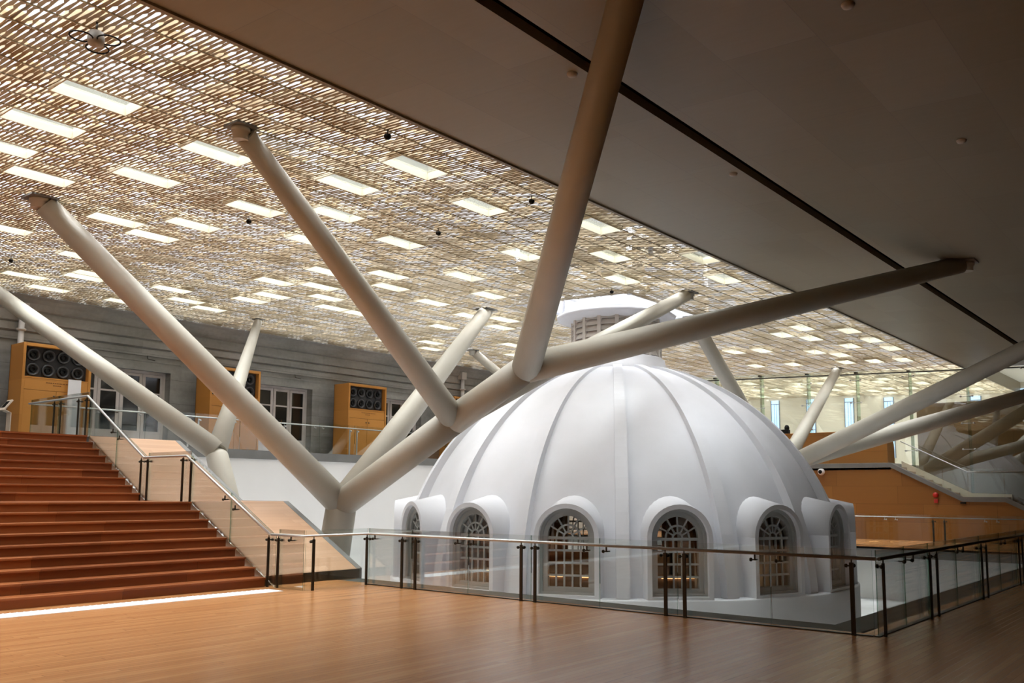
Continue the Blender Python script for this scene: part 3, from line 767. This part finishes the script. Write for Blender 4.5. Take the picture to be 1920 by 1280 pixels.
# ------------------------------------------------------------------ horn-fronted cabinets on the balcony
def make_cabinet(label):
    t = empty('speaker_cabinet', label, 'cabinet', (-25.1,9.64,ZB), 'wooden horn cabinets on the balcony')
    X0, X1, W, Hh = 0.0, .80, 1.785, 2.575
    b = MB(); b.box(X0,X0+.03,0,W,0,Hh).box(X0,X1,0,.07,0,Hh).box(X0,X1,W-.07,W,0,Hh).box(X0,X1,.07,W-.07,Hh-.08,Hh).box(X0,X1,.07,W-.07,0,.06).box(X0,X1-.02,.07,W-.07,1.66,1.70)
    b.build('body','cabinet_wood',t,bevel=.004)
    MB().box(.55,.62,.07,W-.07,1.70,Hh-.08).build('horn_panel','horn_grey',t)
    for r in range(2):
        for q in range(4):
            y = .31+q*.388; z = 1.90+r*.39; h = MB()
            h.lathe([(.165,-.01),(.165,.05),(.150,.065),(.125,.05),(.10,.01),(.075,-.05),(.05,-.06),(.0,-.06)], (.63,y,z), (1,0,0), 24)
            hh = h.build('horn','horn_rim',t)
            MB().lathe([(.072,-.035),(.072,.035),(.058,.04),(.05,-.03),(0,-.035)], (.645,y,z), (1,0,0), 20).build('throat','black',hh)
    MB().box(.72,.785,.075,W-.075,1.36,1.655).build('name_panel','cabinet_wood',t,bevel=.003)
    tx = MB(); random.seed(4)
    for z, y, end in ((1.555,.62,1.28),(1.49,.80,1.02)):
        while y < end:
            wd = random.uniform(.03,.075); tx.box(.7855,.787,y,min(y+wd,end),z,z+.026); y += wd+.016
    tx.build('lettering','lettering',t)
    for a, e in ((.075,W/2-.004),(W/2+.004,W-.075)):
        dd = MB().box(.72,.785,a,e,.07,1.352).build('cabinet_door','cabinet_wood',t,bevel=.003)
        ky = e-.06 if a < .5 else a+.06
        MB().lathe([(0,0),(.012,0),(.012,.02),(.022,.025),(.022,.035),(0,.038)], (.785,ky,1.22), (1,0,0), 14).build('knob','dark_steel',dd)
    return t
CAB = ['wooden horn cabinet nearest the stair head, with the white strip in front',
       'wooden horn cabinet mostly hidden behind the crossing column branches',
       'wooden horn cabinet in full view between two glazed doorways',
       'wooden horn cabinet only just showing above the fork of the tall column']
proto = make_cabinet(CAB[0])
for k in range(1,4):
    c = copy_tree(proto); c.location = (-25.1, 9.64+PITCH_W*k, ZB); c['label'] = CAB[k]
t = empty('banner_stand', 'narrow white upright banner before the first horn cabinet', 'banner', (-24.2,10.95,ZB))
MB().box(-.008,.008,-.17,.17,.06,1.70).build('banner','banner_white',t); MB().box(-.07,.07,-.19,.19,0,.06).build('base','banner_white',t,bevel=.008)
t = empty('info_stand', 'cream bent-neck information stand at the head of the stairs', 'stand', (-23.2,8.98,ZB))
b = MB(); prof = [(0,0),(0,.60),(.05,.66),(-.02,.80)]
MB().prism([(-.12,-.02,0),(.12,-.02,0),(.12,.0,0),(-.12,.0,0)],(0,0,.62)).build('upright','sign_cream',t,bevel=.004)
MB().prism([(-.12,-.02,.62),(-.12,.0,.62),(-.12,-.16,.70),(-.12,-.18,.685)],(.24,0,0)).build('neck','sign_cream',t)
MB().prism([(-.15,-.20,.68),(-.15,-.17,.66),(-.15,.02,.92),(-.15,-.01,.94)],(.30,0,0)).build('sign_plate','sign_cream',t,bevel=.004)
MB().prism([(-.10,-.165,.742),(-.10,-.162,.738),(-.10,-.045,.90),(-.10,-.049,.903)],(.20,0,0)).build('screen','pane_dark',t)
for y, lab in ((9.95,'grey rainwater pipe above the horn cabinet nearest the stair head'),(27.5,'grey rainwater pipe on the stone wall beyond the tall column')):
    t = empty('rainwater_pipe', lab, 'pipe', (-25.32,y,ZB))
    MB().tube([(0,0,0),(0,0,3.5)],.075,16).build('pipe','pipe_paint',t)
    MB().lathe([(.075,3.02),(.12,3.03),(.12,3.08),(.075,3.09)],(0,0,0),(0,0,1),18).build('collar','pipe_paint',t)
    MB().box(-.16,.10,-.14,.14,3.48,3.78).build('hopper','pipe_paint',t,bevel=.01)
for k, lab in ((0,'small bent wall hook over the glazed doorway beside the stair head'),(1,'small bent wall hook over the glazed doorway between the two middle cabinets')):
    y = DOORS[2+k]+2.05
    tag(MB().tube([(-25.53,y,5.70),(-25.50,y,5.60),(-25.49,y+.22,5.58)],.014,8).build('wall_hook','dark_steel'), lab, 'hook')

# ------------------------------------------------------------------ far side: wood wall, stair, parapet, glass wall
zs_ = [(-23.3,2.85),(-10.4,2.85),(-7.98,1.60),(-6.62,1.60),(-3.5,0)]
b = MB(); b.prism([(-23.3,35,0)]+[(x,35,z-.15) for x, z in zs_[:-1]]+[(-3.8,35,0)],(0,.12,0))
struct(b.build('wall_far','cherry_panel'))
struct(MB().prism([(x,34.93,z) for x, z in zs_]+[(x,34.93,z-.17) for x, z in reversed(zs_)],(0,.2,0)).build('trim_8','grey_metal'))
fs = empty('far_staircase', 'narrow far stair with a landing, descending past the wood wall', 'staircase', (-8,35.5,0))
x, z = -10.4, 2.85
for i in range(8):
    part(MB().box(x,x+.3,35.14,35.98,z-.5,z-.156*(i*0+1)+.0), 'step', 'sign_cream', fs); x += .3025; z -= .156
part(MB().box(-7.97,-6.63,35.14,35.98,1.1,1.60), 'landing', 'sign_cream', fs)
x, z = -6.62, 1.6
for i in range(10):
    part(MB().box(x,x+.305,35.14,35.98,max(z-.6,0),z-.156), 'step', 'sign_cream', fs); x += .31; z -= .16
part(MB().prism([(-10.3,36.0,2.95),(-7.9,36.0,1.74),(-6.6,36.0,1.70),(-6.6,36.0,1.5),(-8.0,36.0,1.5),(-10.3,36.0,2.7)],(0,.06,0)), 'stringer', 'skylight_cream', fs)
struct(MB().box(-25,-10.4,35.0,47,2.60,2.85).build('floor_upper','ground_grey'))  # unseen floor, made pale to bounce light into the far hall
pw = empty('parapet', 'solid wood parapet with rounded end on the upper landing', 'parapet', (-13,35.1,2.85))
part(MB().box(-24,-10.5,35.0,35.12,2.86,4.07), 'front_panel', 'cherry_panel', pw)
ca = [(35.12,2.86)]+[(35.12+.0,4.07)]+[(35.12+.75*math.sin(a),4.07-.75+.75*math.cos(a)) for a in [PI/2*i/8 for i in range(1,9)]]+[(35.87,2.86)]
part(MB().prism([(-10.6,y,z) for y, z in ca],(.1,0,0)), 'end_panel', 'cherry_panel', pw)
part(MB().box(-24,-10.45,34.98,35.25,4.07,4.09), 'capping', 'cabinet_wood', pw)
pj = empty('projector', 'small black projector on the wood parapet beside the dome', 'projector', (-14.55,35.07,4.09))
MB().box(-.32,.22,-.15,.15,.012,.17).build('body','black',pj,bevel=.02); MB().lathe([(.0,0),(.09,0),(.10,.08),(.07,.17),(0,.2)],(.14,0,.17),(0,0,1),18).build('lens_dome','black',pj)
MB().box(-.30,.20,-.12,.12,.002,.012).build('foot','dark_steel',pj)
part_rail = empty('stair_rail', 'thin pale handrail and glass panes on the far stair', 'handrail', (-8,35.1,2))
part(MB().tube([(-10.1,35.3,3.66),(-7.86,35.3,2.50),(-4.6,35.3,2.50)],.018,8), 'handrail', 'steel', part_rail)
for a, b_, za, zb_ in ((-9.6,-8.7,2.43,1.97),(-8.68,-7.86,1.96,1.60),(-7.84,-6.7,1.6,1.6),(-6.68,-5.6,1.6,1.1)):
    pane_quad((a,35.3),(b_,35.3),za,za+1.0,zb_,zb_+1.0,part_rail)
gw = empty('glass_wall', 'tall frameless glass wall with glass fins beyond the dome', 'glass wall', (-12,36.15,0))
fx = [-24.3,-22.26,-20.2,-18.1,-16.0,-13.95,-11.95,-9.95,-7.93,-5.9,-3.9,-1.9]
for a, b_ in zip(fx, fx[1:]):
    z0 = 2.85 if b_ < -9.9 else 0.0
    part(MB().prism([(a+.008,36.15,z0),(b_-.008,36.15,z0),(b_-.008,36.15,zroof(b_)-.03),(a+.008,36.15,zroof(a)-.03)],(0,.016,0)), 'glass_pane', 'wall_glass', gw)
for x in fx:
    z0 = 2.85 if x < -10.4 else (1.9 if x < -9 else 0.9)
    f = part(MB().box(x-.010,x+.010,36.17,36.55,z0,zroof(x)-.04), 'glass_fin', 'fin_glass', gw)
    for z in (3.34,4.3,5.3,6.2):
        if z > zroof(x)-.1: continue
        k = MB().tube([(x-.20,36.12,z),(x+.20,36.12,z)],.010,8)
        for e in (-.2,.2): k.lathe([(0,0),(.035,0),(.035,.025),(0,.03)],(x+e,36.10,z),(0,-1,0),12)
        part(k, 'spider_clamp', 'steel', gw)
    part(MB().box(x-.05,x+.05,36.1,36.3,zroof(x)-.12,zroof(x)-.05), 'head_shoe', 'dark_steel', gw)
part(MB().prism([(-24.3,36.1,zroof(-24.3)-.05),(-1.9,36.1,zroof(-1.9)-.05),(-1.9,36.1,zroof(-1.9)-.005),(-24.3,36.1,zroof(-24.3)-.005)],(0,.09,0)), 'head_channel', 'dark_steel', gw)
struct(MB().box(-10.1,9,37.6,37.8,0,5.25).box(-10.1,-9.9,37.8,43,0,5.25).build('wall_inner','far_brown'))
struct(MB().box(-10.4,9,35.12,37.6,-.2,-.001).build('floor_far','oak_floor'))
struct(MB().box(-27,9,46.9,47.2,2.5,8).build('wall_end','cream_wall'))
for k, x in enumerate([-23.9,-21.9,-19.88,-17.9,-15.88,-13.9,-11.9,-9.9,-7.9,-5.9]):
    o = bpy.data.objects.new('window_%d' % (k+1), None); C.objects.link(o); o['kind'] = 'structure'; o.location = (x,46.9,3.5)
    zt = zroof(x)-.12 if x < -8.1 else 6.6
    MB().box(-.21,.21,-.04,-.02,0,zt-3.5).build('window_pane','window_glow',o)
    f = MB().box(-.25,-.21,-.07,.0,0,zt-3.5).box(.21,.25,-.07,.0,0,zt-3.5).box(-.21,.21,-.06,-.02,zt-3.72,zt-3.68).box(-.21,.21,-.06,-.02,1.55,1.58).box(-.06,-.045,-.055,-.02,0,zt-3.72).box(.07,.085,-.055,-.02,0,zt-3.72)
    f.build('window_frame','mullion',o)
# small fittings
t = empty('alarm_bell', 'red fire alarm bell on the wood wall under the far stair', 'alarm', (-8.87,34.99,1.66))
MB().lathe([(.10,0),(.10,.03),(.085,.06),(.05,.08),(0,.085)],(0,0,0),(0,-1,0),20).build('gong','red',t); MB().box(-.07,.07,-.02,.005,-.07,.07).build('back_box','red',t)
tag(MB().box(-8.93,-8.80,34.94,35.0,1.38,1.51).build('call_point','red',bevel=.008), 'small red break-glass call point under the alarm bell', 'call point')
tag(MB().box(-8.05,-7.88,34.9,35.0,1.36,1.42).build('sensor','black',bevel=.008), 'small dark sensor on the wood wall beneath the far landing', 'sensor')
t = empty('security_camera', 'white round security camera on the wood wall at the edge of the dome', 'camera', (-13.0,34.95,2.54))
MB().lathe([(.06,-.05),(.13,.0),(.13,.08),(.10,.15),(.07,.17)],(0,0,0),(0,-1,0),22).build('housing','banner_white',t)
MB().lathe([(.08,.15),(.075,.175),(.04,.20),(0,.205)],(0,0,0),(0,-1,0),18).build('lens','black',t)
def on_solid(px, py):
    d = pix_ray(px, py); t = (6.40-.047*8.02-EYE)/(d.z+.047*d.x); return _cam+d*t
for (px, py), lab in zip(((1073,138),(1375,325),(1590,8),(1803,263)), ('round smoke detector on the dark ceiling between the slot and the leaning branch','round smoke detector on the dark ceiling near the slot, farther along','round smoke detector on the dark ceiling, deepest in the shade','faint round smoke detector on the dark ceiling beyond the slot')):
    P = on_solid(px, py)
    tag(MB().lathe([(.06,.02),(.062,-.005),(.05,-.03),(.02,-.04),(0,-.042)],P,(0,0,1),20).build('smoke_detector','pipe_paint'), lab, 'smoke detector')
P = on_roof(182,42)
t = empty('spotlight', 'round spotlight with ring arms hanging under the lattice ceiling', 'spotlight', P-Vector((0,0,.02)))
MB().tube([(0,0,.02),(0,0,-.09)],.012,8).build('stem','dark_steel',t)
MB().lathe([(.03,-.08),(.07,-.09),(.085,-.16),(.075,-.22),(.03,-.24),(0,-.245)],(0,0,0),(0,0,1),22).build('lamp_head','pipe_paint',t)
for q in range(3):
    a = 2*PI*q/3+.5; c = Vector((.15*math.cos(a),.15*math.sin(a),-.19)); pts = [c+Vector((.11*math.cos(e),.11*math.sin(e),0)) for e in [2*PI*i/20 for i in range(21)]]
    MB().tube(pts,.008,8).build('ring_arm','black',t)
for (px, py), lab in zip(((727,243),(997,367),(21,481),(467,406),(822,428),(1147,540)), ('small black fitting under the lattice by the dark ceiling edge, above the tall column','small dark ceiling camera under the lattice beside the leaning branch','small dark ceiling camera under the lattice above the stone wall','tiny dark sprinkler under the lattice behind the tallest branch','tiny dark sprinkler under the lattice amid the middle of the veil','tiny dark sprinkler under the lattice above the lantern')):
    P = on_roof(px, py)
    t = empty('ceiling_fitting', lab, 'ceiling fitting', P)
    MB().tube([(0,0,0),(0,0,-.07)],.008,8).build('stem','dark_steel',t)
    MB().lathe([(.02,-.06),(.045,-.07),(.05,-.10),(.03,-.13),(0,-.14)],(0,0,0),(0,0,1),16).build('head','black',t)
